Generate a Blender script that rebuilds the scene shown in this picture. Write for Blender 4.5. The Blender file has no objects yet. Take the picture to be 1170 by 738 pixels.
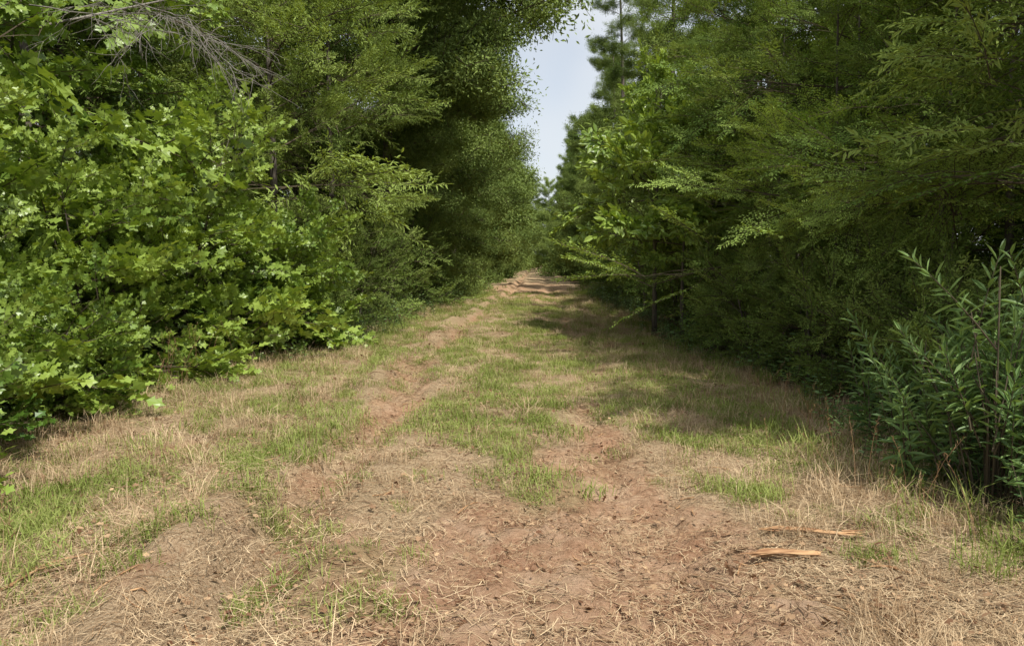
import bpy, math, random
import numpy as np
from mathutils import Vector, Euler
R = random.Random(7)
rng = np.random.default_rng(11)
scene = bpy.context.scene
COL = scene.collection

# ------------------------------------------------------------------ noise
def _h(ix, iy, s):
    v = np.sin(ix*127.1 + iy*311.7 + s*74.7)*43758.5453
    return v - np.floor(v)
def vn(x, y, s=0):
    x = np.asarray(x, float); y = np.asarray(y, float)
    xi = np.floor(x); yi = np.floor(y); fx = x-xi; fy = y-yi
    fx = fx*fx*(3-2*fx); fy = fy*fy*(3-2*fy)
    a = _h(xi, yi, s); b = _h(xi+1, yi, s); c = _h(xi, yi+1, s); d = _h(xi+1, yi+1, s)
    return (a*(1-fx)+b*fx)*(1-fy)+(c*(1-fx)+d*fx)*fy
def fbm(x, y, s=0, o=3):
    t = 0; a = .5; n = 0
    for i in range(o):
        t = t+a*vn(x*(2**i), y*(2**i), s+i); n += a; a *= .5
    return t/n
def blob(x, y, cx, cy, rx, ry):
    return np.exp(-(((x-cx)/rx)**2+((y-cy)/ry)**2))
def sstep(a, b, x):
    t = np.clip((x-a)/(b-a), 0, 1); return t*t*(3-2*t)

def rutL(y): return -1.45-.35*sstep(5, 11, y)+.5*sstep(14, 40, y)+.12*np.sin(y*.9)
def rutR(y): return .62+.25*sstep(5, 12, y)+.15*np.sin(y*.6)
def edgeL(y): return -5.3+1.7*sstep(7, 16, y)+.25*np.sin(y*.5)
def edgeR(y): return 2.75+.3*blob(y*0, y, 0, 8.5, 1, 2.5)-.15*sstep(5, 16, y)+.15*np.sin(y*.7+1)

def dirt_mask(x, y):
    n = fbm(x*1.3, y*.9, 3, 5)
    m = 1.25*blob(x, y, .1, 3.7, 1.6, 1.6)
    m = np.maximum(m, .95*blob(x, y, .3, 5.4, .6, 1.4))
    rl = np.exp(-((x-rutL(y))/.36)**2)*sstep(3.5, 6, y)*(1-.3*sstep(10, 14, y))
    rr = np.exp(-((x-rutR(y))/.36)**2)*(1-.4*sstep(6, 11, y))
    m = np.maximum(m, 1.15*rl); m = np.maximum(m, .95*rr)
    m = np.maximum(m, 1.3*blob(x, y, -.3, 44, 3.2, 17))
    m = np.maximum(m, .9*blob(x, y, -.5, 27, 1.2, 2.5))
    m = np.maximum(m, .7*blob(x, y, -2.2, 3.4, .9, .6))
    m = np.maximum(m, .7*blob(x, y, -3.0, 6.0, .5, 1.2))
    return np.clip((m*(.2+1.6*n)-.42)*2.0, 0, 1)
GP = [(-.98, 3.72, .28, .22), (-.88, 3.22, .24, .15), (-1.25, 3.5, .22, .2), (-.23, 6.1, .32, .9), (.12, 5.1, .28, .5), (-.75, 7.5, .5, 1.6), (-.25, 10.5, .9, 3.5),
      (-2.4, 6.5, .75, 1.2), (-1.75, 6.1, .3, .7), (-3.9, 9.6, .9, 2.6), (-2.9, 8.0, .9, 1.6), (-.3, 17, .8, 6), (-.5, 26, .8, 7), (1.46, 5.2, .35, .5),
      (1.15, 3.5, .15, .12), (1.8, 3.86, .2, .2), (-3.2, 4.7, .55, .8), (-2.75, 3.7, .3, .5), (1.3, 9.5, .8, 3.8), (2.1, 13, .8, 6), (-3.0, 15, .7, 6), (2.2, 24, .6, 10),
      (-3.0, 25, .6, 9), (2.0, 7.2, .6, 1.8), (-1.7, 4.6, .4, .3), (-2.2, 4.1, .3, .3), (.1, 8.2, .4, 1.4), (-1.5, 12.5, .8, 3), (.8, 14, .8, 4)]
def green_mask(x, y):
    n = fbm(x*1.9+5, y*1.4, 21, 4)
    m = 0*x
    for g in GP: m = np.maximum(m, blob(x, y, *g))
    m = np.maximum(m, .40+.1*sstep(6, 12, y)+0*x)*(1-.7*blob(x, y, .2, 3.2, 2, 1.6))
    for g in GP[:3]: m = np.maximum(m, 1.5*blob(x, y, *g))
    for g in GP[3:6]: m = np.maximum(m, 1.2*blob(x, y, *g))
    side = np.maximum(sstep(edgeL(y)+1.3, edgeL(y)+.2, x), sstep(edgeR(y)-.8, edgeR(y), x)*.6)*.75
    m = np.maximum(m, side)
    return np.clip((m*(.2+1.6*n)-.27)*1.9, 0, 1)

def height(x, y):
    near = 1-sstep(25, 60, np.abs(y))
    d = dirt_mask(x, y)
    h = .12*(fbm(x*.4, y*.3, 40, 2)-.5)+.08*(fbm(x*1.6, y*1.3, 41, 2)-.5)
    h = h+near*(.04*(vn(x*5, y*5, 42)-.5)+.018*(vn(x*14, y*14, 43)-.5))
    cl = np.abs(vn(x*8, y*8, 44)-.5)*2; cl2 = vn(x*17, y*17, 45)
    h = h+near*d*(.05*(1-cl)**2+.03*cl2-.035)
    u = .5+1.0*vn(x*0+3, y*.7, 46)
    h = h-.13*u*np.exp(-((x-rutL(y))/.22)**2)+.11*u*np.exp(-((x-rutL(y)+.42)/.2)**2)+.04*u*np.exp(-((x-rutL(y)-.4)/.22)**2)
    h = h-.08*u*np.exp(-((x-rutR(y))/.28)**2)
    h = h+.15*sstep(.3, 4, edgeL(y)-x)
    return h

# ------------------------------------------------------------------ materials
def new_mat(name):
    m = bpy.data.materials.new(name); m.use_nodes = True
    nt = m.node_tree; nt.nodes.clear()
    return m, nt, nt.nodes, nt.links
def leaf_mat(name, dark, light, trans=.3, rough=.5, spec=.35, ttint=(1.25, 1.2, .5), lvk=.7):
    m, nt, N, L = new_mat(name)
    out = N.new('ShaderNodeOutputMaterial')
    a = N.new('ShaderNodeAttribute'); a.attribute_type = 'INSTANCER'; a.attribute_name = 'tint'
    lv = N.new('ShaderNodeAttribute'); lv.attribute_type = 'GEOMETRY'; lv.attribute_name = 'lv'
    ad = N.new('ShaderNodeMath'); ad.operation = 'MULTIPLY_ADD'; L.new(lv.outputs['Fac'], ad.inputs[0]); ad.inputs[1].default_value = lvk
    L.new(a.outputs['Fac'], ad.inputs[2])
    sb = N.new('ShaderNodeMath'); sb.operation = 'SUBTRACT'; sb.use_clamp = True; L.new(ad.outputs[0], sb.inputs[0]); sb.inputs[1].default_value = lvk*.5
    mx = N.new('ShaderNodeMix'); mx.data_type = 'RGBA'; L.new(sb.outputs[0], mx.inputs['Factor'])
    mx.inputs['A'].default_value = (*dark, 1); mx.inputs['B'].default_value = (*light, 1)
    if spec > 0:
        p = N.new('ShaderNodeBsdfPrincipled'); L.new(mx.outputs['Result'], p.inputs['Base Color'])
        p.inputs['Roughness'].default_value = rough; p.inputs['Specular IOR Level'].default_value = spec
    else:
        p = N.new('ShaderNodeBsdfDiffuse'); L.new(mx.outputs['Result'], p.inputs['Color'])
    if trans > 0:
        t = N.new('ShaderNodeBsdfTranslucent')
        tm = N.new('ShaderNodeMix'); tm.data_type = 'RGBA'; tm.blend_type = 'MULTIPLY'; tm.inputs['Factor'].default_value = 1
        L.new(mx.outputs['Result'], tm.inputs['A']); tm.inputs['B'].default_value = (*ttint, 1)
        L.new(tm.outputs['Result'], t.inputs['Color'])
        ms = N.new('ShaderNodeMixShader'); ms.inputs[0].default_value = trans
        L.new(p.outputs[0], ms.inputs[1]); L.new(t.outputs[0], ms.inputs[2]); L.new(ms.outputs[0], out.inputs['Surface'])
    else: L.new(p.outputs[0], out.inputs['Surface'])
    return m
def bark_mat(name, c1, c2, scale=12, st=(1, 1, .25)):
    m, nt, N, L = new_mat(name)
    out = N.new('ShaderNodeOutputMaterial'); p = N.new('ShaderNodeBsdfPrincipled')
    tc = N.new('ShaderNodeTexCoord'); mp = N.new('ShaderNodeMapping'); mp.inputs['Scale'].default_value = st
    n = N.new('ShaderNodeTexNoise'); n.inputs['Scale'].default_value = scale; n.inputs['Detail'].default_value = 6
    L.new(tc.outputs['Object'], mp.inputs[0]); L.new(mp.outputs[0], n.inputs['Vector'])
    cr = N.new('ShaderNodeValToRGB'); cr.color_ramp.elements[0].position = .35; cr.color_ramp.elements[1].position = .65
    cr.color_ramp.elements[0].color = (*c1, 1); cr.color_ramp.elements[1].color = (*c2, 1)
    L.new(n.outputs['Fac'], cr.inputs[0]); L.new(cr.outputs[0], p.inputs['Base Color'])
    b = N.new('ShaderNodeBump'); b.inputs['Strength'].default_value = .8; b.inputs['Distance'].default_value = .015
    L.new(n.outputs['Fac'], b.inputs['Height']); L.new(b.outputs[0], p.inputs['Normal'])
    p.inputs['Roughness'].default_value = .9; L.new(p.outputs[0], out.inputs['Surface'])
    return m
def plain_mat(name, c):
    m, nt, N, L = new_mat(name); out = N.new('ShaderNodeOutputMaterial'); p = N.new('ShaderNodeBsdfDiffuse'); p.inputs['Color'].default_value = (*c, 1)
    L.new(p.outputs[0], out.inputs['Surface']); return m
M_bark = bark_mat('bark', (.06, .048, .035), (.18, .15, .12))
M_twig = plain_mat('twig_bark', (.10, .082, .055))
M_dead = bark_mat('dead_wood_grey', (.14, .125, .105), (.27, .245, .21), 30)
M_wood = bark_mat('split_wood', (.26, .13, .06), (.58, .36, .18), 18, (.35, 3, 3))
M_stick = bark_mat('stick_bark', (.15, .09, .05), (.34, .22, .12), 30)
M_oak = leaf_mat('oak_leaf', (.068, .145, .018), (.33, .44, .085), .22, .38, .5, (1.4, 1.3, .5))
M_fine = leaf_mat('willow_oak_leaf', (.09, .15, .032), (.33, .42, .115), .22, .5, 0, (1.4, 1.3, .5))
M_feath = leaf_mat('feathery_leaf', (.09, .165, .035), (.34, .46, .12), .25, .55, 0, (1.4, 1.3, .5))
M_lance = leaf_mat('lance_leaf', (.06, .125, .038), (.21, .32, .10), .22, .45, .4)
M_far = leaf_mat('far_leaf', (.085, .135, .038), (.29, .37, .11), .2, .6, 0, (1.4, 1.3, .5))
M_grass = leaf_mat('green_grass', (.15, .20, .04), (.38, .43, .14), .25, .5, 0)
M_straw = leaf_mat('dry_straw', (.26, .16, .085), (.72, .56, .35), 0, .6, 0)
M_litter = leaf_mat('litter_leaf', (.14, .07, .04), (.50, .34, .20), 0, .6, 0)

# ------------------------------------------------------------------ mesh builder
class MB:
    def __init__(s): s.v = []; s.f = []; s.m = []; s.lv = []
    def add(s, vs, fs, mat=0, lv=0.):
        o = len(s.v); s.v.extend(vs); s.lv.extend([lv]*len(vs))
        for f in fs: s.f.append([i+o for i in f]); s.m.append(mat)
    def tube(s, pts, rad, n=5, mat=0):
        o = len(s.v); P = [Vector(p) for p in pts]
        for i, p in enumerate(P):
            d = (P[min(i+1, len(P)-1)]-P[max(i-1, 0)])
            if d.length < 1e-6: d = Vector((0, 0, 1))
            d.normalize(); a = d.cross(Vector((0, 0, 1)) if abs(d.z) < .9 else Vector((1, 0, 0))).normalized(); b = d.cross(a)
            for k in range(n):
                t = 2*math.pi*k/n; q = p+(a*math.cos(t)+b*math.sin(t))*rad[i]; s.v.append(tuple(q)); s.lv.append(0)
        for i in range(len(P)-1):
            for k in range(n):
                k2 = (k+1) % n; s.f.append([o+i*n+k, o+i*n+k2, o+(i+1)*n+k2, o+(i+1)*n+k]); s.m.append(mat)
        s.f.append([o+k for k in range(n)][::-1]); s.m.append(mat)
        s.f.append([o+(len(P)-1)*n+k for k in range(n)]); s.m.append(mat)
    def merge(s, t, loc, rot, sc, lvb):
        M = np.array(Euler(rot).to_matrix())*sc
        V = np.asarray(t.v)@M.T+np.array(loc)
        o = len(s.v); s.v.extend(map(tuple, V.tolist())); s.lv.extend([.45*l+lvb for l in t.lv])
        s.f.extend([[i+o for i in f] for f in t.f]); s.m.extend(t.m)
    def obj(s, name, mats, smooth=False, link=True):
        me = bpy.data.meshes.new(name); me.from_pydata(s.v, [], s.f)
        for m in mats: me.materials.append(m)
        me.polygons.foreach_set('material_index', s.m)
        if smooth: me.polygons.foreach_set('use_smooth', [True]*len(s.f))
        a = me.attributes.new('lv', 'FLOAT', 'POINT'); a.data.foreach_set('value', s.lv)
        me.update()
        ob = bpy.data.objects.new(name, me)
        if link: COL.objects.link(ob)
        return ob

def leaf_shape(kind):
    if kind == 'lobed':
        hv = [(.0, .0), (0, .38), (0, .72), (0, 1.)]
        v = [(x, y, 0) for x, y in hv]
        side = [(.13, .12), (.40, .30), (.17, .43), (.42, .66), (.14, .76)]
        for sg in (-1, 1):
            v += [(sg*x, y, .10*x+(-.05 if y > .6 else 0)) for x, y in side]
        v[3] = (0, 1., -.08)
        f = []
        for o in (4, 9):
            f += [[0, o, o+1, o+2, 1], [1, o+2, o+3, o+4, 2], [2, o+4, 3]]
        return v, f
    if kind == 'ovate':
        v = [(0, 0, 0), (-.2, .3, .05), (-.2, .65, .03), (0, 1, -.08), (.2, .65, .03), (.2, .3, .05)]
        return v, [[0, 1, 2, 3], [0, 3, 4, 5]]
    if kind == 'lance':
        v = [(0, 0, 0), (-.085, .35, .03), (-.06, .7, .0), (0, 1, -.12), (.06, .7, .0), (.085, .35, .03)]
        return v, [[0, 1, 2, 3], [0, 3, 4, 5]]
    if kind == 'rhomb':
        v = [(0, 0, 0), (-.2, .45, .06), (0, 1, -.05), (.2, .45, .06)]
        return v, [[0, 1, 2], [0, 2, 3]]
SH = {k: leaf_shape(k) for k in ('lobed', 'ovate', 'lance', 'rhomb')}
def rv(s=1.): return Vector((R.gauss(0, s), R.gauss(0, s), R.gauss(0, s)))
def leaf(mb, p, d, nrm, L, kind, mat=0, lv=None, w=1.):
    y = d.normalized(); x = y.cross(nrm)
    if x.length < 1e-3: x = y.cross(Vector((1, 0, .3)))
    x.normalize(); z = x.cross(y)
    vs, fs = SH[kind]
    mb.add([tuple(p+(x*(a*w)+y*b+z*c)*L) for a, b, c in vs], fs, mat, R.random() if lv is None else lv)
def lerp(P, t):
    f = t*(len(P)-1); i = min(int(f), len(P)-2); return P[i].lerp(P[i+1], f-i)

SRC = {}
def register(kind, obs):
    c = bpy.data.collections.new('src_'+kind)
    for o in obs: c.objects.link(o)
    SRC[kind] = c
UP = Vector((0, 0, 1))
def spray(L, nsub, sublen, nleaf, size, shape, zj=.15, w=1., ang=(35, 65), droop=.15, tilt=.45):
    mb = MB()
    def main(t): return Vector((.05*math.sin(t*4+ph)*L, L*t, -droop*L*t*t))
    ph = R.uniform(0, 6)
    mb.tube([main(t/4) for t in range(5)], [.006*(1-.8*t/4)+.0015 for t in range(5)], 3, 1)
    for i in range(nsub):
        t = .12+.86*i/(nsub-1) if nsub > 1 else .9
        sg = 1 if i % 2 else -1
        a = math.radians(R.uniform(*ang))*(1-.5*t)
        d = Vector((sg*math.sin(a), math.cos(a), R.gauss(0, zj))).normalized()
        sl = sublen*R.uniform(.6, 1.2)*(1-.45*t)
        if i == nsub-1: d = Vector((0, 1, -.1))
        p0 = main(t)
        mb.tube([p0, p0+d*sl-UP*.04*sl], [.003, .001], 3, 1)
        for k in range(nleaf):
            u = (k+.6)/nleaf; p = p0+d*sl*u-UP*.04*sl*u*u
            s2 = 1 if k % 2 else -1
            side = d.cross(UP)*s2
            ld = d*R.uniform(.3, .9)+side*R.uniform(.5, 1.)+rv(.2)-UP*R.uniform(0, .25)
            if k == nleaf-1: ld = d+rv(.15)
            leaf(mb, p, ld, UP+rv(tilt), size*R.uniform(.6, 1.2), shape, 0, None, w)
    return mb
def clump(n, rad, size, shape, flat=.7):
    mb = MB(); a1, a2, a3 = R.uniform(0, 6), R.uniform(0, 6), R.uniform(0, 6)
    for i in range(n):
        d = rv().normalized(); r = rad*R.uniform(.2, 1)**.6
        k = .75+.55*math.sin(d.x*4.5+a1)*math.sin(d.y*4.5+a2)+.25*math.sin(d.z*6+a3)
        p = Vector((d.x*r*k, d.y*r*k, d.z*r*k*flat))
        leaf(mb, p, d+rv(.6), UP*.8+d*.5+rv(.5), size*R.uniform(.6, 1.2), shape)
    for i in range(4):
        d = rv().normalized()*rad*.8; mb.tube([(0, 0, 0), tuple(d)], [.01, .003], 3, 1)
    return mb
LREF = {}
def branches(kind, count, L, n, sc, tmpl, mat, droop=.3, spread=.2, vs=.35, fs=.28, wood=.02):
    """whole leafy limbs: curved wood with side shoots carrying the leaf sprays; grown along +Y"""
    obs = []
    for c in range(count):
        mb = MB(); pts = [Vector((0, 0, 0))]; cur = Vector((0, 1, 0))
        for k in range(7):
            cur = (cur+Vector((R.gauss(0, .13), R.gauss(0, .05), -droop/7+R.gauss(0, .06)))).normalized(); pts.append(pts[-1]+cur*L/7)
        mb.tube(pts, [wood*(1-.85*k/7)+.002 for k in range(8)], 5, 1)
        for j in range(n):
            s = fs+(1-fs)*((j+R.random())/n)**.8
            q = lerp(pts, s); sl = spread*L*(1.15-.65*s)+.08
            o = Vector((R.gauss(0, sl), R.gauss(0, sl*.6), R.gauss(0, sl*vs)))
            if j == n-1: o *= .2; q = pts[-1]
            q2 = q+o
            if o.length > .12:
                b0 = lerp(pts, max(0, s-.12)); mb.tube([b0, b0.lerp(q2, .6)+Vector((0, 0, .04*L*.3)), q2], [wood*.35+.002, wood*.2+.002, .002], 3, 1)
            dd = Vector((0, .9, 0))+Vector((o.x, o.y, 0))*(1.1/(sl+.05))+rv(.4)
            mb.merge(R.choice(tmpl), q2, (R.gauss(.05, .33)-.25*droop, R.gauss(0, .42), math.atan2(-dd.x, dd.y)), sc*R.uniform(.7, 1.25), R.uniform(0, .45)+.12*s)
        obs.append(mb.obj('limb_'+kind, [mat, M_twig], link=False))
    register(kind, obs); LREF[kind] = L
branches('oak', 7, .95, 7, 1., [spray(.55, 8, .32, 6, .12, 'lobed', .3, 1., tilt=.6) for _ in range(4)], M_oak, .25, .26, .5, .15, .010)
branches('fine', 6, .95, 7, .9, [spray(.6, 11, .32, 8, .075, 'ovate', .3, .75, tilt=.55) for _ in range(3)], M_fine, .2, .26, .5, .15, .010)
branches('broad', 5, 1.0, 7, 1., [spray(.5, 7, .28, 6, .15, 'ovate', .3, 1.05, tilt=.6) for _ in range(3)], M_oak, .2, .24, .4, .2, .010)
branches('oaktree', 6, 2.0, 14, 1.05, [spray(.7, 8, .34, 6, .13, 'lobed', .35, 1., tilt=.65) for _ in range(4)], M_oak, .3, .22, .5, .2, .018)
branches('willow', 8, 2.4, 15, 1., [spray(1.0, 17, .40, 9, .10, 'lance', .3, 1.5, tilt=.55) for _ in range(4)], M_fine, .35, .2, .45, .25, .02)
branches('feather', 7, 2.4, 15, 1., [spray(1.0, 22, .36, 12, .06, 'rhomb', .08, .9, (60, 80), .12, .3) for _ in range(4)], M_feath, .22, .24, .2, .25, .018)
branches('mid', 8, 3.6, 17, 1.05, [clump(330, .62, .10, 'rhomb', .6) for _ in range(4)], M_far, .3, .15, .4, .2, .035)
branches('far', 7, 3.8, 10, 1.15, [clump(300, .95, .18, 'rhomb') for _ in range(4)], M_far, .25, .15, .4, .15, .04)
def shoot():
    mb = MB(); L = R.uniform(.55, .85); bx, by = R.gauss(0, .1), R.gauss(0, .1)
    def m(t): return Vector((bx*t*t, by*t*t, L*t))
    mb.tube([m(t/4) for t in range(5)], [.006, .005, .004, .003, .002], 4, 1)
    n = 30
    for k in range(n):
        t = .15+.85*k/n; a = k*2.4
        el = .15+1.0*t*t+R.gauss(0, .15)
        d = Vector((math.cos(a)*math.cos(el), math.sin(a)*math.cos(el), math.sin(el)))
        leaf(mb, m(t), d, UP+rv(.25), R.uniform(.10, .17)*(1.1-.35*t), 'lance', 0, None, 1.2)
    return mb.obj('shoot', [M_lance, M_twig], link=False)
register('shoot', [shoot() for _ in range(6)])
def tuft(n, h0, h1, spread, mat, wid, flop=.5):
    mb = MB()
    for i in range(n):
        a = R.uniform(0, 6.28); r = spread*R.random()**.7
        b = Vector((math.cos(a)*r, math.sin(a)*r, -.015)); h = R.uniform(h0, h1)*(1.15-.4*r/spread)
        a2 = R.uniform(0, 6.28); out = Vector((math.cos(a2), math.sin(a2), 0)); fl = R.uniform(.1, flop)
        sd = out.cross(UP)*wid*R.uniform(.7, 1.2); lv = R.random()
        pts = [b, b+UP*h*.5+out*h*fl*.35, b+UP*h*(1-fl*.45)+out*h*fl*1.4]
        vs = []
        for q, ww in zip(pts, (.8, 1, .1)): vs += [tuple(q-sd*ww), tuple(q+sd*ww)]
        mb.add(vs, [[0, 1, 3, 2], [2, 3, 5, 4]], 0, lv)
    return mb.obj('tuft', [mat], link=False)
register('grass', [tuft(75, .04, .15, .2, M_grass, .0026, .9) for _ in range(5)])
register('tallgrass', [tuft(50, .1, .34, .17, M_grass, .0032, .9) for _ in range(4)])
register('drygrass', [tuft(60, .06, .3, .18, M_straw, .0017, 1.) for _ in range(4)])
def mat_straw(n, rad, l0, l1, wd):
    mb = MB()
    for i in range(n):
        a = R.uniform(0, 6.28)
        c = Vector((R.gauss(0, rad*.5), R.gauss(0, rad*.5), R.uniform(.0, .02)))
        L = l0+(l1-l0)*R.random()**2; d = Vector((math.cos(a), math.sin(a), R.gauss(0, .08))); s = d.cross(UP).normalized()*wd*R.uniform(.6, 1.4)
        bend = s.normalized()*L*R.gauss(0, .1)+UP*L*R.uniform(-.02, .08)
        vs = []
        for q in [c-d*L/2, c+bend, c+d*L/2]: vs += [tuple(q-s), tuple(q+s)]
        mb.add(vs, [[0, 1, 3, 2], [2, 3, 5, 4]], 0, R.random())
    return mb.obj('straw', [M_straw], link=False)
register('straw', [mat_straw(170, .45, .02, .17, .0014) for _ in range(6)])
def litter():
    mb = MB()
    for i in range(34):
        p = Vector((R.gauss(0, .22), R.gauss(0, .22), R.uniform(.004, .015)))
        leaf(mb, p, Vector((R.gauss(0, 1), R.gauss(0, 1), R.gauss(0, .25))), UP+rv(.35), R.uniform(.015, .05), R.choice(['lobed', 'ovate', 'lance']))
    for i in range(5):
        a = R.uniform(0, 6.28); c = Vector((R.gauss(0, .2), R.gauss(0, .2), .012)); d = Vector((math.cos(a), math.sin(a), 0))*R.uniform(.03, .1)
        mb.tube([c-d, c+rv(.006), c+d], [.0025, .0025, .0015], 4, 1)
    return mb.obj('litter', [M_litter, M_stick], link=False)
register('litter', [litter() for _ in range(5)])
def herb():
    mb = MB()
    for s in range(9):
        b = Vector((R.gauss(0, .15), R.gauss(0, .15), 0)); h = R.uniform(.12, .42); l = rv(.14); l.z = 1
        mb.tube([b, b+l*h], [.003, .0015], 3, 1)
        for k in range(11):
            t = (k+1)/11; a = k*2.4
            leaf(mb, b+l*h*t, Vector((math.cos(a), math.sin(a), .2)), UP+rv(.3), R.uniform(.035, .07), 'ovate')
    return mb.obj('herb', [M_lance, M_twig], link=False)
register('herb', [herb() for _ in range(4)])

# ------------------------------------------------------------------ GN scatter
GRP = {}
def group(kind):
    if kind in GRP: return GRP[kind]
    g = bpy.data.node_groups.new('scatter_'+kind, 'GeometryNodeTree')
    g.interface.new_socket('Geometry', in_out='INPUT', socket_type='NodeSocketGeometry')
    g.interface.new_socket('Geometry', in_out='OUTPUT', socket_type='NodeSocketGeometry')
    N = g.nodes; L = g.links
    i = N.new('NodeGroupInput'); o = N.new('NodeGroupOutput'); ip = N.new('GeometryNodeInstanceOnPoints')
    ci = N.new('GeometryNodeCollectionInfo'); ci.inputs['Collection'].default_value = SRC[kind]
    ci.inputs['Separate Children'].default_value = True; ci.inputs['Reset Children'].default_value = True
    def na(n, t):
        a = N.new('GeometryNodeInputNamedAttribute'); a.data_type = t; a.inputs['Name'].default_value = n; return a.outputs['Attribute']
    e = N.new('FunctionNodeEulerToRotation'); L.new(na('rot', 'FLOAT_VECTOR'), e.inputs[0])
    L.new(i.outputs[0], ip.inputs['Points']); L.new(ci.outputs[0], ip.inputs['Instance'])
    ip.inputs['Pick Instance'].default_value = True
    L.new(na('idx', 'INT'), ip.inputs['Instance Index']); L.new(e.outputs[0], ip.inputs['Rotation']); L.new(na('scl', 'FLOAT'), ip.inputs['Scale'])
    L.new(ip.outputs[0], o.inputs[0]); GRP[kind] = g
    return g
def scatter(name, kind, P, ROT, S, T, parent=None):
    P = np.asarray(P, float).reshape(-1, 3); n = len(P)
    if n == 0: return None
    me = bpy.data.meshes.new(name); me.vertices.add(n); me.vertices.foreach_set('co', P.ravel())
    a = me.attributes.new('rot', 'FLOAT_VECTOR', 'POINT'); a.data.foreach_set('vector', np.asarray(ROT, float).ravel())
    a = me.attributes.new('scl', 'FLOAT', 'POINT'); a.data.foreach_set('value', np.asarray(S, float))
    a = me.attributes.new('tint', 'FLOAT', 'POINT'); a.data.foreach_set('value', np.asarray(T, float))
    a = me.attributes.new('idx', 'INT', 'POINT'); a.data.foreach_set('value', rng.integers(0, 840, n).astype(np.int32))
    me.update()
    ob = bpy.data.objects.new(name, me); COL.objects.link(ob)
    md = ob.modifiers.new('scatter', 'NODES'); md.node_group = group(kind)
    if parent: ob.parent = parent
    return ob

def gen_tree(mb, out, x, y, h, r, base, kind, limbs, tint=.5, tr=.12, lean=(0, 0), elev=(0, 50), prof='round', side=None, smin=.5, smax=1.45):
    z0 = float(height(np.array(x), np.array(y)))-.08
    T = []
    wx, wy = R.uniform(0, 6), R.uniform(0, 6)
    for k in range(9):
        t = k/8; T.append(Vector((x+lean[0]*t*t+.035*h*.4*math.sin(t*4+wx)*t, y+lean[1]*t*t+.035*h*.4*math.sin(t*3.5+wy)*t, z0+h*t)))
    mb.tube(T, [tr*(1.25 if k == 0 else 1)*(1-.88*k/8) for k in range(9)], 8, 0)
    for i in range(limbs):
        t = base+(1-base)*((i+R.random())/limbs)**.95
        t = min(t, .99); tt = (t-base)/(1-base+1e-6)
        if prof == 'round': pr = (.55+.45*math.sin(min(1, tt*1.25)*math.pi*.75+.3))*(1-.6*tt**4)
        elif prof == 'cone': pr = 1-.82*tt
        elif prof == 'crown': pr = (.5+.6*sstep(.15, .6, tt))*(1-.5*tt**5)
        else: pr = 1-.35*tt
        az = i*2.399+R.gauss(0, .4)
        if side is not None and math.cos(az-side) < -.1 and R.random() < .8: az = side+R.uniform(-1.5, 1.5)
        L = r*pr*R.uniform(.5, 1.25)
        el = math.radians(elev[0]+(elev[1]-elev[0])*tt+R.gauss(0, 10))
        s = min(smax, max(smin, L/LREF[kind]))
        out.append((tuple(lerp(T, t)), (el, R.gauss(0, .25), az-math.pi/2), s, tint+R.gauss(0, .16)))
def finish(ob, kind, out):
    scatter('foliage', kind, [o[0] for o in out], [o[1] for o in out], [o[2] for o in out], [o[3] for o in out], ob)
def tree(name, x, y, h, r, base, kind, limbs, **k):
    mb = MB(); out = []
    gen_tree(mb, out, x, y, h, r, base, kind, limbs, **k)
    ob = mb.obj(name, [M_bark], True); finish(ob, kind, out); return ob
def shrub(name, x, y, h, r, kind, stems, limbs, tint=.5, **k):
    mb = MB(); out = []
    for s in range(stems):
        a = 6.283*s/stems+R.random()
        gen_tree(mb, out, x+.12*r*math.cos(a), y+.12*r*math.sin(a), h*R.uniform(.65, 1.1), r*.78, .1, kind, limbs, tint=tint, tr=.03,
                 lean=(.4*r*math.cos(a), .4*r*math.sin(a)), elev=(5, 55), prof='col', smin=.65, **k)
    ob = mb.obj(name, [M_bark], True); finish(ob, kind, out); return ob

# ------------------------------------------------------------------ ground
def axis(segs):
    a = []
    for s, e, st in segs: a.append(np.arange(s, e, st))
    return np.concatenate(a+[np.array([segs[-1][1]])])
xs = axis([(-600, -60, 60), (-60, -16, 4), (-16, -6, .5), (-6, 4, .03), (4, 16, .5), (16, 60, 4), (60, 600, 60)])
ys = axis([(-200, -20, 30), (-20, 0, 2), (0, 2.4, .3), (2.4, 9, .03), (9, 18, .08), (18, 60, .3), (60, 200, 3), (200, 1400, 100)])
X, Y = np.meshgrid(xs, ys); Z = height(X, Y)
nx, ny = len(xs), len(ys)
V = np.stack([X, Y, Z], -1).reshape(-1, 3)
idx = np.arange(nx*ny).reshape(ny, nx)
F = np.stack([idx[:-1, :-1], idx[:-1, 1:], idx[1:, 1:], idx[1:, :-1]], -1).reshape(-1, 4)
me = bpy.data.meshes.new('ground'); me.vertices.add(len(V)); me.vertices.foreach_set('co', V.ravel())
me.loops.add(F.size); me.loops.foreach_set('vertex_index', F.ravel().astype(np.int32)); me.polygons.add(len(F))
me.polygons.foreach_set('loop_start', np.arange(0, F.size, 4, dtype=np.int32)); me.polygons.foreach_set('loop_total', np.full(len(F), 4, dtype=np.int32))
me.update(calc_edges=True); me.polygons.foreach_set('use_smooth', [True]*len(F))
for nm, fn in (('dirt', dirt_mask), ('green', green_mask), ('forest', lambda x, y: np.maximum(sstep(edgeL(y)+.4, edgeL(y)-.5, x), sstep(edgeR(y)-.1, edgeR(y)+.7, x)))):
    a = me.attributes.new(nm, 'FLOAT', 'POINT'); a.data.foreach_set('value', fn(X, Y).ravel())
ground = bpy.data.objects.new('ground', me); COL.objects.link(ground)
m, nt, N, L = new_mat('track_ground')
out = N.new('ShaderNodeOutputMaterial'); p = N.new('ShaderNodeBsdfDiffuse')
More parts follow.
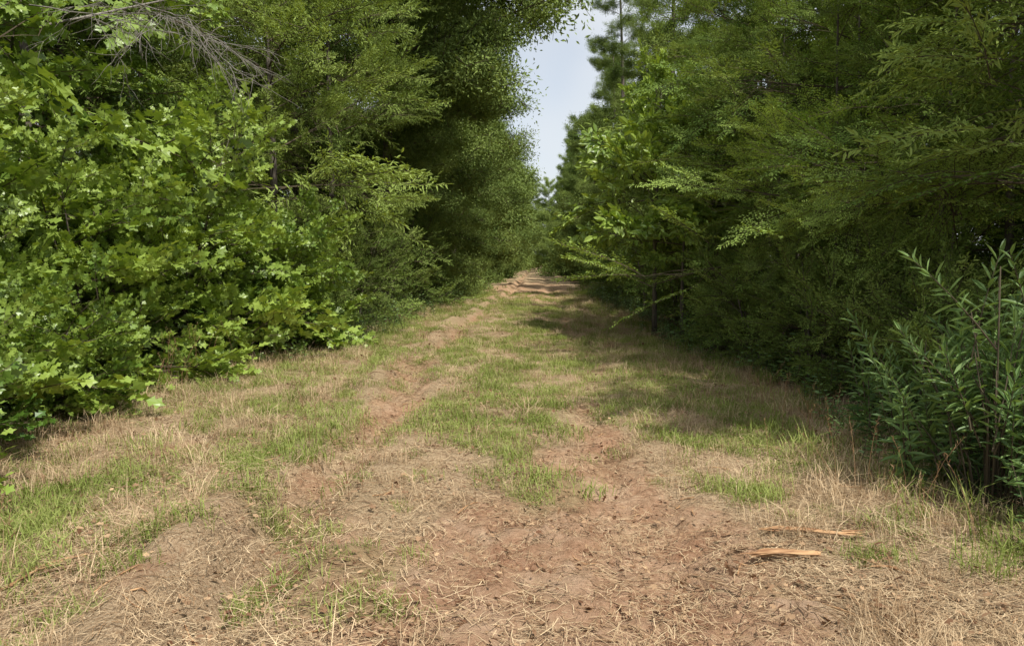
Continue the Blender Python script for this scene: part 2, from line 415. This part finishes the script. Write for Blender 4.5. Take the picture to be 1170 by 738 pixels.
tc = N.new('ShaderNodeTexCoord')
def noise_n(scale, det=6, sx=(1, 1, 1), rough=.6):
    mp = N.new('ShaderNodeMapping'); mp.inputs['Scale'].default_value = sx
    n = N.new('ShaderNodeTexNoise'); n.inputs['Scale'].default_value = scale; n.inputs['Detail'].default_value = det; n.inputs['Roughness'].default_value = rough
    L.new(tc.outputs['Object'], mp.inputs[0]); L.new(mp.outputs[0], n.inputs['Vector']); return n
def ramp(src, stops):
    r = N.new('ShaderNodeValToRGB'); e = r.color_ramp.elements
    while len(e) < len(stops): e.new(.5)
    for k, (ps, c) in enumerate(stops): e[k].position = ps; e[k].color = (*c, 1)
    L.new(src, r.inputs[0]); return r.outputs[0]
def mixc(f, a, b):
    x = N.new('ShaderNodeMix'); x.data_type = 'RGBA'
    L.new(f, x.inputs['Factor']); L.new(a, x.inputs['A']); L.new(b, x.inputs['B']); return x.outputs['Result']
def att(n):
    a = N.new('ShaderNodeAttribute'); a.attribute_name = n; return a.outputs['Fac']
n1 = noise_n(60, 5, (1, 1, 1), .75); n2 = noise_n(2.2, 4); n3 = noise_n(25, 6, (1, 1, 1), .7)
straw = ramp(n1.outputs['Fac'], [(.3, (.15, .09, .055)), (.43, (.37, .25, .15)), (.57, (.54, .40, .255)), (.72, (.74, .60, .41))])
dirt = ramp(n3.outputs['Fac'], [(.28, (.16, .085, .05)), (.48, (.43, .26, .165)), (.7, (.64, .43, .29))])
dirt2 = ramp(n2.outputs['Fac'], [(.35, (.35, .18, .10)), (.5, (.48, .30, .18)), (.65, (.62, .45, .30))])
md_ = N.new('ShaderNodeMix'); md_.data_type = 'RGBA'; md_.inputs['Factor'].default_value = .5; L.new(dirt, md_.inputs['A']); L.new(dirt2, md_.inputs['B'])
grn = ramp(n3.outputs['Fac'], [(.3, (.14, .12, .05)), (.7, (.40, .34, .17))])
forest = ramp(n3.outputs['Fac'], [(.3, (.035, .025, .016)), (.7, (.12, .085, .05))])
def thr(a, nf, k=1.2):
    s = N.new('ShaderNodeMath'); s.operation = 'MULTIPLY_ADD'; L.new(nf, s.inputs[0]); s.inputs[1].default_value = k; L.new(a, s.inputs[2])
    r = N.new('ShaderNodeMapRange'); r.inputs['From Min'].default_value = .5*k+.2; r.inputs['From Max'].default_value = .5*k+.7; L.new(s.outputs[0], r.inputs['Value']); return r.outputs[0]
nb = noise_n(14, 4, (1, 1, 1), .7)
c = mixc(thr(att('dirt'), nb.outputs['Fac']), straw, md_.outputs['Result'])
gm = N.new('ShaderNodeMath'); gm.operation = 'MULTIPLY'; L.new(att('green'), gm.inputs[0]); gm.inputs[1].default_value = .5
c = mixc(gm.outputs[0], c, grn)
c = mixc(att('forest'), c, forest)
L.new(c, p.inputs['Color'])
b = N.new('ShaderNodeBump'); b.inputs['Strength'].default_value = 1.; b.inputs['Distance'].default_value = .025
ad = N.new('ShaderNodeMath'); L.new(n1.outputs['Fac'], ad.inputs[0]); L.new(n3.outputs['Fac'], ad.inputs[1]); L.new(ad.outputs[0], b.inputs['Height']); L.new(b.outputs[0], p.inputs['Normal'])
L.new(p.outputs[0], out.inputs['Surface']); me.materials.append(m)

# ------------------------------------------------------------------ ground cover
def cover(name, kind, n, x0, x1, y0, y1, dens, sc, tint, ypow=1.6, tilt=.1, zoff=0):
    x = rng.uniform(x0, x1, n); y = y0+(y1-y0)*rng.random(n)**ypow
    k = rng.random(n) < dens(x, y)
    x = x[k]; y = y[k]; n = len(x)
    rot = np.stack([rng.normal(0, tilt, n), rng.normal(0, tilt, n), rng.uniform(0, 6.28, n)], -1)
    s = rng.uniform(sc[0], sc[1], n)*(1+.5*sstep(12, 40, y))
    scatter(name, kind, np.stack([x, y, height(x, y)+zoff], -1), rot, s, tint(x, y)+rng.normal(0, .18, n))
inside = lambda x, y: (x > edgeL(y)-.5)*(x < edgeR(y)+.5)*1.
cover('green_grass', 'grass', 10000, -6, 3.5, 2.4, 40, lambda x, y: green_mask(x, y)*inside(x, y)*(1-.75*dirt_mask(x, y)), (.5, 1.3), lambda x, y: .1+.85*fbm(x*1.4, y*1.4, 60), 1.8, .08)
cover('tall_grass', 'tallgrass', 3500, -6.5, 4, 3, 45, lambda x, y: np.clip(np.maximum(sstep(edgeL(y)+.9, edgeL(y)+.1, x), sstep(edgeR(y)-.7, edgeR(y)-.1, x)), 0, 1)*(fbm(x*1.5, y*1.5, 63) > .45)*.5*(x > edgeL(y)-1)*(x < edgeR(y)+.8), (.6, 1.2), lambda x, y: .35+0*x, 1.6)
cover('dry_grass', 'drygrass', 7500, -6, 3.6, 2.5, 34, lambda x, y: (.16+.85*(fbm(x*1.3, y*1.1, 64) > .44)*np.maximum(sstep(.6, 1.6, x), sstep(-2.0, -3.2, x)))*inside(x, y)*(1-dirt_mask(x, y))*.65, (.4, 1.05), lambda x, y: .5+0*x, 1.6)
cover('dead_straw', 'straw', 3800, -6, 3.5, 2.3, 30, lambda x, y: (.33+.5*(1-dirt_mask(x, y)))*(1-.4*green_mask(x, y))*inside(x, y), (.6, 1.15), lambda x, y: .2+.55*fbm(x*1.2, y*1.2, 65), 1.6, .035)
cover('leaf_litter', 'litter', 2000, -6, 3.8, 2.3, 18, lambda x, y: (.35+.65*(fbm(x*2, y*2, 67) > .5))*inside(x, y), (.6, 1.2), lambda x, y: .45+0*x, 1.4, .05)
cover('weeds', 'herb', 3200, -7, 5, 3, 40, lambda x, y: np.clip(np.maximum(sstep(edgeL(y)+.7, edgeL(y)-.2, x), sstep(edgeR(y)-.15, edgeR(y)+.4, x)), 0, 1)*.65, (.5, 1.6), lambda x, y: .5+0*x, 1.5, .15)

# ------------------------------------------------------------------ left side plants
for (x, y, h, r, t, n) in [(-6.4, 4.4, 3.2, 1.5, .6, 11), (-6.2, 6.5, 2.9, 1.4, .6, 11), (-7.3, 8.4, 4.3, 1.7, .6, 12), (-5.9, 9.5, 2.6, 1.4, .75, 11), (-5.6, 11.6, 3.4, 1.5, .7, 11), (-4.9, 13.4, 2.2, 1.2, .6, 11),
                        (-5.3, 7.4, 1.3, .8, .5, 6), (-5.0, 5.4, 1.1, .7, .45, 6), (-4.4, 4.2, .8, .5, .5, 4)]:
    shrub('oak_shrub', x, y, h, r, 'oak', 5, n, t)
for (x, y, h, r, t) in [(-4.5, 14.8, 1.5, 1., .5), (-4.6, 18.5, 2.6, 1.3, .4), (-4.5, 22, 2.6, 1.3, .4), (-4.4, 26, 3, 1.4, .4), (-4.4, 31, 3, 1.4, .4)]:
    shrub('leafy_shrub', x, y, h, r, 'fine', 4, 11, t)
tree('red_oak_tree', -8.2, 11.8, 9, 3.0, .22, 'oaktree', 26, tint=.45, tr=.14, elev=(0, 50))
tree('red_oak_tree', -8.9, 7.6, 8.5, 3.0, .25, 'oaktree', 26, tint=.4, tr=.14, elev=(0, 50))
for (x, y, h, r, ba, lm, t) in [(-6.0, 16.8, 8.8, 2.9, .08, 42, .8), (-5.6, 20.5, 12, 3.0, .06, 46, .55), (-9, 5.2, 8, 2.6, .2, 24, .5), (-9.2, 14.5, 11, 3, .2, 30, .45)]:
    tree('willow_oak_tree', x, y, h, r, ba, 'willow', lm, tint=t, tr=.12, elev=(0, 50))
tree('oak_tree', -5.0, 25.5, 15.5, 6.3, .25, 'mid', 46, tint=.5, tr=.24, elev=(8, 38), prof='crown', side=.2, smax=1.8)
for (x, y, h, r, t, n) in [(-6.2, 31, 13.5, 4.4, .35, 44), (-5.6, 36, 18.5, 5.9, .6, 50), (-6, 44, 16, 5.0, .4, 46), (-5.8, 52, 21, 6, .6, 52)]:
    tree('oak_tree', x, y, h, r, .05, 'mid', n, tint=t, tr=.22, elev=(-5, 45))
for (x, y, h, r, t) in [(-12, 9.5, 11, 3.4, .35), (-11.5, 14.5, 12, 3.6, .4), (-10.5, 20, 14, 4, .35), (-12.5, 5, 11, 3.6, .3), (-11.5, 27, 17, 4.2, .35), (-7.5, 23, 13, 3.6, .4)]:
    tree('oak_tree', x, y, h, r, .12, 'mid', 24, tint=t, tr=.17)
# ------------------------------------------------------------------ right side plants
def shootbush(x, y, h, r, n, t):
    mb = MB(); out = []
    z0 = float(height(np.array(x), np.array(y)))
    for i in range(n):
        a = R.uniform(0, 6.28); rr = r*R.random()**.6; hh = h*(1-.55*(rr/r)**2)*R.uniform(.35, 1.05)
        top = Vector((x+math.cos(a)*rr, y+math.sin(a)*rr, z0+hh)); b = Vector((x+.25*math.cos(a)*rr, y+.25*math.sin(a)*rr, z0-.05))
        mid = b.lerp(top, .5)-Vector((math.cos(a), math.sin(a), 0))*.06
        mb.tube([b, mid, top], [.009, .006, .004], 4, 0)
        for q in (top-Vector((0, 0, .5)), b.lerp(top, .45)):
            out.append((tuple(q), (R.gauss(0, .3)+.4*math.sin(a)*-rr/r, R.gauss(0, .3)+.4*math.cos(a)*rr/r, R.uniform(0, 6.28)), R.uniform(.7, 1.2), t+R.gauss(0, .18)))
    ob = mb.obj('willow_shrub', [M_twig], True); finish(ob, 'shoot', out)
for a in [(2.95, 4.75, 1.8, .55, 34, .8), (3.45, 5.5, 1.5, .55, 22, .6), (3.15, 6.1, .95, .45, 12, .5), (3.4, 4.1, 1.4, .45, 18, .6)]:
    shootbush(*a)
for (x, y, h, r, t) in [(3.6, 13.5, 1.7, .9, .45), (3.7, 19, 2.4, 1.1, .4), (3.5, 23, 2.6, 1.2, .4), (3.4, 28, 3, 1.3, .35), (3.9, 10.4, 1.7, .9, .45), (4.0, 8.6, 1.6, .85, .5), (3.5, 11.9, 1.3, .8, .5), (4.1, 7.0, 1.5, .8, .45)]:
    shrub('leafy_shrub', x, y, h, r, 'fine', 4, 11, t)
tree('sapling_tree', 2.65, 16.5, 5.4, 1.5, .38, 'broad', 34, tint=.75, tr=.06, elev=(5, 55), smin=.7)
tree('sapling_tree', 3.0, 15.2, 3.9, 1.1, .35, 'broad', 18, tint=.6, tr=.045, elev=(5, 55), smin=.7)
for (x, y, h, r, ba, lm, t) in [(5.2, 12.2, 6.0, 3.0, .22, 22, .75), (5.5, 8.8, 5.6, 2.8, .26, 18, .6), (6.0, 5.8, 6.0, 2.5, .34, 16, .45), (5.5, 15.8, 7.8, 2.7, .2, 26, .6)]:
    tree('mimosa_tree', x, y, h, r, ba, 'feather', lm, tint=t, tr=.07, elev=(4, 30), prof='col')
tree('mimosa_tree', 4.5, 10.6, 3.1, 2.1, .55, 'feather', 9, tint=1.1, tr=.035, elev=(8, 20), prof='col', side=3.6, smin=.6)
tree('mimosa_tree', 4.6, 8.4, 2.7, 1.7, .6, 'feather', 7, tint=1.0, tr=.03, elev=(8, 20), prof='col', side=3.4, smin=.5)
tree('willow_oak_tree', 5.0, 5.2, 6.5, 2.3, .40, 'willow', 20, tint=.4, tr=.08, elev=(-5, 35), side=3.4)
for (x, y, h, r, t, ba) in [(6.2, 20.2, 12.5, 3.3, .55, .1), (8.0, 10.5, 9, 2.9, .3, .12), (8.6, 6.8, 9, 2.8, .3, .12), (8.0, 14.8, 11, 3.0, .4, .1), (6.4, 13.9, 9.5, 2.4, .35, .12), (6.9, 9.0, 9, 2.4, .3, .15)]:
    tree('willow_oak_tree', x, y, h, r, ba, 'willow', 28, tint=t, tr=.10, elev=(0, 50))
for (x, y, h, r, t) in [(6.2, 25.5, 10.5, 3.4, .5), (5.5, 31.5, 16.5, 3.5, .4), (5.8, 38, 13.5, 3.9, .55), (5.0, 44, 20, 4.0, .4), (5.6, 53, 17, 4.1, .5)]:
    tree('cypress_tree', x, y, h, r, .05, 'mid', 50, tint=t, tr=.2, elev=(-5, 35), prof='cone' if y > 28 else 'round')
for (x, y) in [(4.5, 11.3), (4.9, 9.2), (4.4, 13.6), (4.3, 17.8)]:
    tree('young_tree', x, y, R.uniform(6, 8.5), 1.6, .3, 'willow', 14, tint=R.uniform(.3, .7), tr=R.uniform(.03, .05), elev=(10, 55), smin=.5)
for (x, y, h, r, t) in [(11.5, 9, 11, 3.4, .3), (12, 14, 13, 3.8, .3), (10.5, 21, 15, 4, .35), (11.5, 5, 11, 3.4, .3), (10.8, 28, 17, 4.2, .3)]:
    tree('oak_tree', x, y, h, r, .04, 'mid', 30, tint=t, tr=.17)
for (x, y) in [(8.5, 3.8), (9.5, 7.5), (8.9, 12.3), (9.2, 17), (7.0, 5.0), (6.2, 7.4)]:
    shrub('understory_shrub', x, y, 2.6, 1.7, 'fine', 5, 9, .25)
mb = MB()
def twigs(p, d, L, r, lvl):
    pts = [p]; cur = d.copy()
    for k in range(6):
        cur = (cur+rv(.13)+Vector((0, 0, -.04))).normalized(); pts.append(pts[-1]+cur*L/6)
    mb.tube(pts, [r*(1-.8*k/6)+.001 for k in range(7)], 4, 0)
    if lvl > 0:
        for k in range(7):
            q = lerp(pts, R.uniform(.2, 1)); twigs(q, (cur+rv(.55)).normalized(), L*R.uniform(.3, .6), r*.5, lvl-1)
for s in range(5):
    twigs(Vector((-5.9+.3*s, 8.7+.2*s, 4.6+R.uniform(-.3, .3))), Vector((.8, -.4, -.15+R.gauss(0, .15))).normalized(), 1.7, .008, 2)
mb.tube([(-8.0, 10.8, -.1), (-7.9, 10.6, 2.5), (-6.6, 9.4, 4.5), (-4.7, 9.5, 4.9)], [.05, .04, .02, .01], 6, 0)
mb.obj('dead_tree', [M_dead], True)

# distant rows
mb = MB(); out = []
y = 60
while y < 150:
    for sx in (-1, 1):
        r = 5.2 if sx < 0 else 4.2; x = sx*(5.7+R.uniform(-.5, .7)); h = R.uniform(13, 20)
        gen_tree(mb, out, x, y+R.uniform(-2, 2), h, r*R.uniform(.85, 1.1), .03, 'far', 40, tint=R.uniform(.35, .75), tr=.2, elev=(-5, 45), prof='round' if sx < 0 else 'cone')
        gen_tree(mb, out, sx*(11+R.uniform(-1, 1)), y+R.uniform(-1, 1), 18, r, .1, 'far', 16, tint=.35, tr=.2)
    y += 8
for i in range(11):
    gen_tree(mb, out, -15+3*i+R.uniform(-.6, .6), 165+R.uniform(-6, 6), R.uniform(17, 20), 4, .0, 'far', 44, tint=.85, tr=.12)
for i in range(12):
    gen_tree(mb, out, -9+1.7*i+R.uniform(-1, 1), 152+R.uniform(-3, 3), R.uniform(4, 8), 3, .0, 'far', 14, tint=.95, tr=.06)
for i in range(28):
    sx = -1 if i % 2 else 1
    gen_tree(mb, out, sx*R.uniform(16, 20), i*2.7, R.uniform(13, 17), 4.5, .0, 'far', 24, tint=.3, tr=.2)
ob = mb.obj('distant_forest', [M_bark], True); finish(ob, 'far', out)

# ------------------------------------------------------------------ sticks and split wood
def hz(x, y): return float(height(np.array(x), np.array(y)))
def splinter(name, x, y, L, ang, rad, mat, bark=None):
    mb = MB(); d = Vector((1, 0, 0)); s = Vector((0, 1, 0))
    n = 14; k = 9; prof = [R.uniform(.55, 1.2) for _ in range(k)]; jag0 = [R.uniform(-.09, .05) for _ in range(k)]; jag1 = [R.uniform(-.12, .12) for _ in range(k)]
    ph = R.uniform(0, 6)
    for i in range(n):
        t = i/(n-1); tp = (.75+.25*min(1, t*5))*(1-.35*t)
        if i in (0, n-1): tp *= .55
        ctr = s*(.035*math.sin(t*5+ph)*L)+UP*(.02*L*math.sin(t*4))
        for j in range(k):
            a = 6.283*j/k; ja = (jag0[j]*max(0, 1-t*6)+jag1[j]*max(0, 1-(1-t)*5))*min(L, .5)
            q = ctr+(s*math.cos(a)*1.15+UP*math.sin(a)*.8)*rad*tp*prof[j]*R.uniform(.86, 1.12)+d*(L*(t-.5)+ja); mb.v.append(tuple(q)); mb.lv.append(0)
    for i in range(n-1):
        for j in range(k): mb.f.append([i*k+j, i*k+(j+1) % k, (i+1)*k+(j+1) % k, (i+1)*k+j]); mb.m.append(1 if (bark and j in (0, 4, 5, 6, 8)) else 0)
    mb.f.append(list(range(k))[::-1]); mb.m.append(0); mb.f.append([(n-1)*k+j for j in range(k)]); mb.m.append(0)
    for _ in range(9):
        q = d*L*R.choice([-.45, .43])+s*R.uniform(-1, 1)*rad*.6+UP*R.uniform(-.3, .7)*rad; e = 1 if q.x > 0 else -1
        mb.tube([q-d*e*.05, q, q+d*e*R.uniform(.03, .09)+rv(.006)], [.004, .004, .0008], 4, 0)
    ob = mb.obj(name, [mat, bark or mat]); ob.location = (x, y, hz(x, y)+rad*1.1+.008); ob.rotation_euler = (0, R.gauss(0, .02), ang); return ob
splinter('broken_branch', 1.60, 4.22, .5, -.12, .022, M_wood, M_stick)
splinter('broken_branch', 1.34, 3.88, .34, .1, .028, M_wood, M_stick)
splinter('broken_branch', 1.28, 4.06, .4, .35, .011, M_stick)
splinter('broken_branch', 1.75, 4.05, .35, -.5, .009, M_stick)
splinter('broken_branch', -2.48, 3.82, .5, 1.0, .013, M_wood, M_stick)
splinter('broken_branch', -2.36, 3.72, .36, .7, .010, M_stick)
splinter('broken_branch', -2.55, 3.6, .34, 1.4, .011, M_wood, M_stick)
splinter('broken_branch', -1.25, 4.45, .4, -.3, .011, M_stick)
splinter('broken_branch', .95, 3.6, .35, -.7, .011, M_stick)
mb = MB()
for i in range(460):
    y = 2.5+9*R.random()**1.6; x = R.uniform(-4.3, 2.6); a = R.uniform(0, 3.14); L = R.uniform(.05, .22)*(1.8 if R.random() < .15 else 1)
    d = Vector((math.cos(a), math.sin(a), 0)); rr = R.uniform(.0018, .0048); cu = R.gauss(0, .12)*L
    pts = []
    for t in (-.5, -.2, .15, .5):
        q = Vector((x, y, 0))+d*L*t+Vector((-d.y, d.x, 0))*cu*(t*t*4-.3)+Vector((R.gauss(0, .003), R.gauss(0, .003), 0)); q.z = hz(q.x, q.y)+rr+.008; pts.append(q)
    mb.tube(pts, [rr, rr*1.1, rr, rr*.6], 5, 0 if R.random() < .6 else 1)
mb.obj('twigs', [M_stick, M_wood])
mb = MB()
for (x, y, n) in [(-1.45, 4.9, 5), (-2.0, 6.2, 5), (-2.1, 4.6, 3), (-4.7, 9.8, 22), (-4.5, 8.8, 10), (2.1, 5.2, 8), (-3.0, 5.4, 6), (2.2, 4.3, 8), (-2.9, 3.6, 6), (2.5, 6.5, 12), (2.6, 8, 14)]:
    for i in range(n):
        bx, by = x+R.gauss(0, .18), y+R.gauss(0, .18); h = R.uniform(.25, .55)*(1.5 if x < -4 else 1); lx, ly = R.gauss(0, .25)*h, R.gauss(0, .25)*h; z = hz(bx, by)
        pts = [Vector((bx+lx*t*t, by+ly*t*t, z+h*t)) for t in (0, .35, .7, 1)]
        mb.tube(pts, [.0022, .002, .0016, .001], 3, 0)
        for k in range(8):
            leaf(mb, lerp(pts, .7+.3*k/8), Vector((R.gauss(0, .6), R.gauss(0, .6), 1)), UP+rv(), .03, 'lance', 0)
mb.obj('grass_stalks', [M_straw])

# ------------------------------------------------------------------ light, world, camera
sd = Vector((.58, -.81, 0)).normalized(); EL = math.radians(57)
sdir = Vector((sd.x*math.cos(EL), sd.y*math.cos(EL), math.sin(EL)))
sl = bpy.data.lights.new('sun', 'SUN'); sl.energy = 5.0; sl.angle = math.radians(.8); sl.color = (1, .955, .88)
so = bpy.data.objects.new('sun', sl); so.rotation_euler = (-sdir).to_track_quat('-Z', 'Y').to_euler(); so.location = (10, -10, 30); COL.objects.link(so)
w = bpy.data.worlds.new('World'); scene.world = w; w.use_nodes = True; nt = w.node_tree; N = nt.nodes; L = nt.links; N.clear()
o = N.new('ShaderNodeOutputWorld'); bg = N.new('ShaderNodeBackground'); bg.inputs['Strength'].default_value = .15
sk = N.new('ShaderNodeTexSky'); sk.sky_type = 'NISHITA'; sk.sun_disc = False; sk.sun_elevation = EL; sk.sun_rotation = math.atan2(sd.x, sd.y)
tc = N.new('ShaderNodeTexCoord'); nz = N.new('ShaderNodeTexNoise'); nz.inputs['Scale'].default_value = 3.2; nz.inputs['Detail'].default_value = 3; nz.inputs['Roughness'].default_value = .5
L.new(tc.outputs['Generated'], nz.inputs['Vector'])
mr = N.new('ShaderNodeMapRange'); mr.inputs['From Min'].default_value = .38; mr.inputs['From Max'].default_value = .62; mr.inputs['To Min'].default_value = .6; mr.inputs['To Max'].default_value = .95
L.new(nz.outputs['Fac'], mr.inputs['Value'])
mx = N.new('ShaderNodeMix'); mx.data_type = 'RGBA'; L.new(mr.outputs[0], mx.inputs['Factor']); L.new(sk.outputs[0], mx.inputs['A']); mx.inputs['B'].default_value = (5.6, 5.8, 6.0, 1)
L.new(mx.outputs['Result'], bg.inputs['Color']); L.new(bg.outputs[0], o.inputs[0])
cam = bpy.data.cameras.new('camera'); cam.lens = 26; cam.sensor_width = 36; cam.clip_end = 3000; cam.clip_start = .05
co = bpy.data.objects.new('camera', cam); co.location = (0, 0, 1.6); co.rotation_euler = (math.radians(90-4.67), 0, math.radians(1.83)); COL.objects.link(co)
scene.camera = co
scene.view_settings.view_transform = 'Standard'; scene.view_settings.look = 'None'; scene.view_settings.exposure = 0
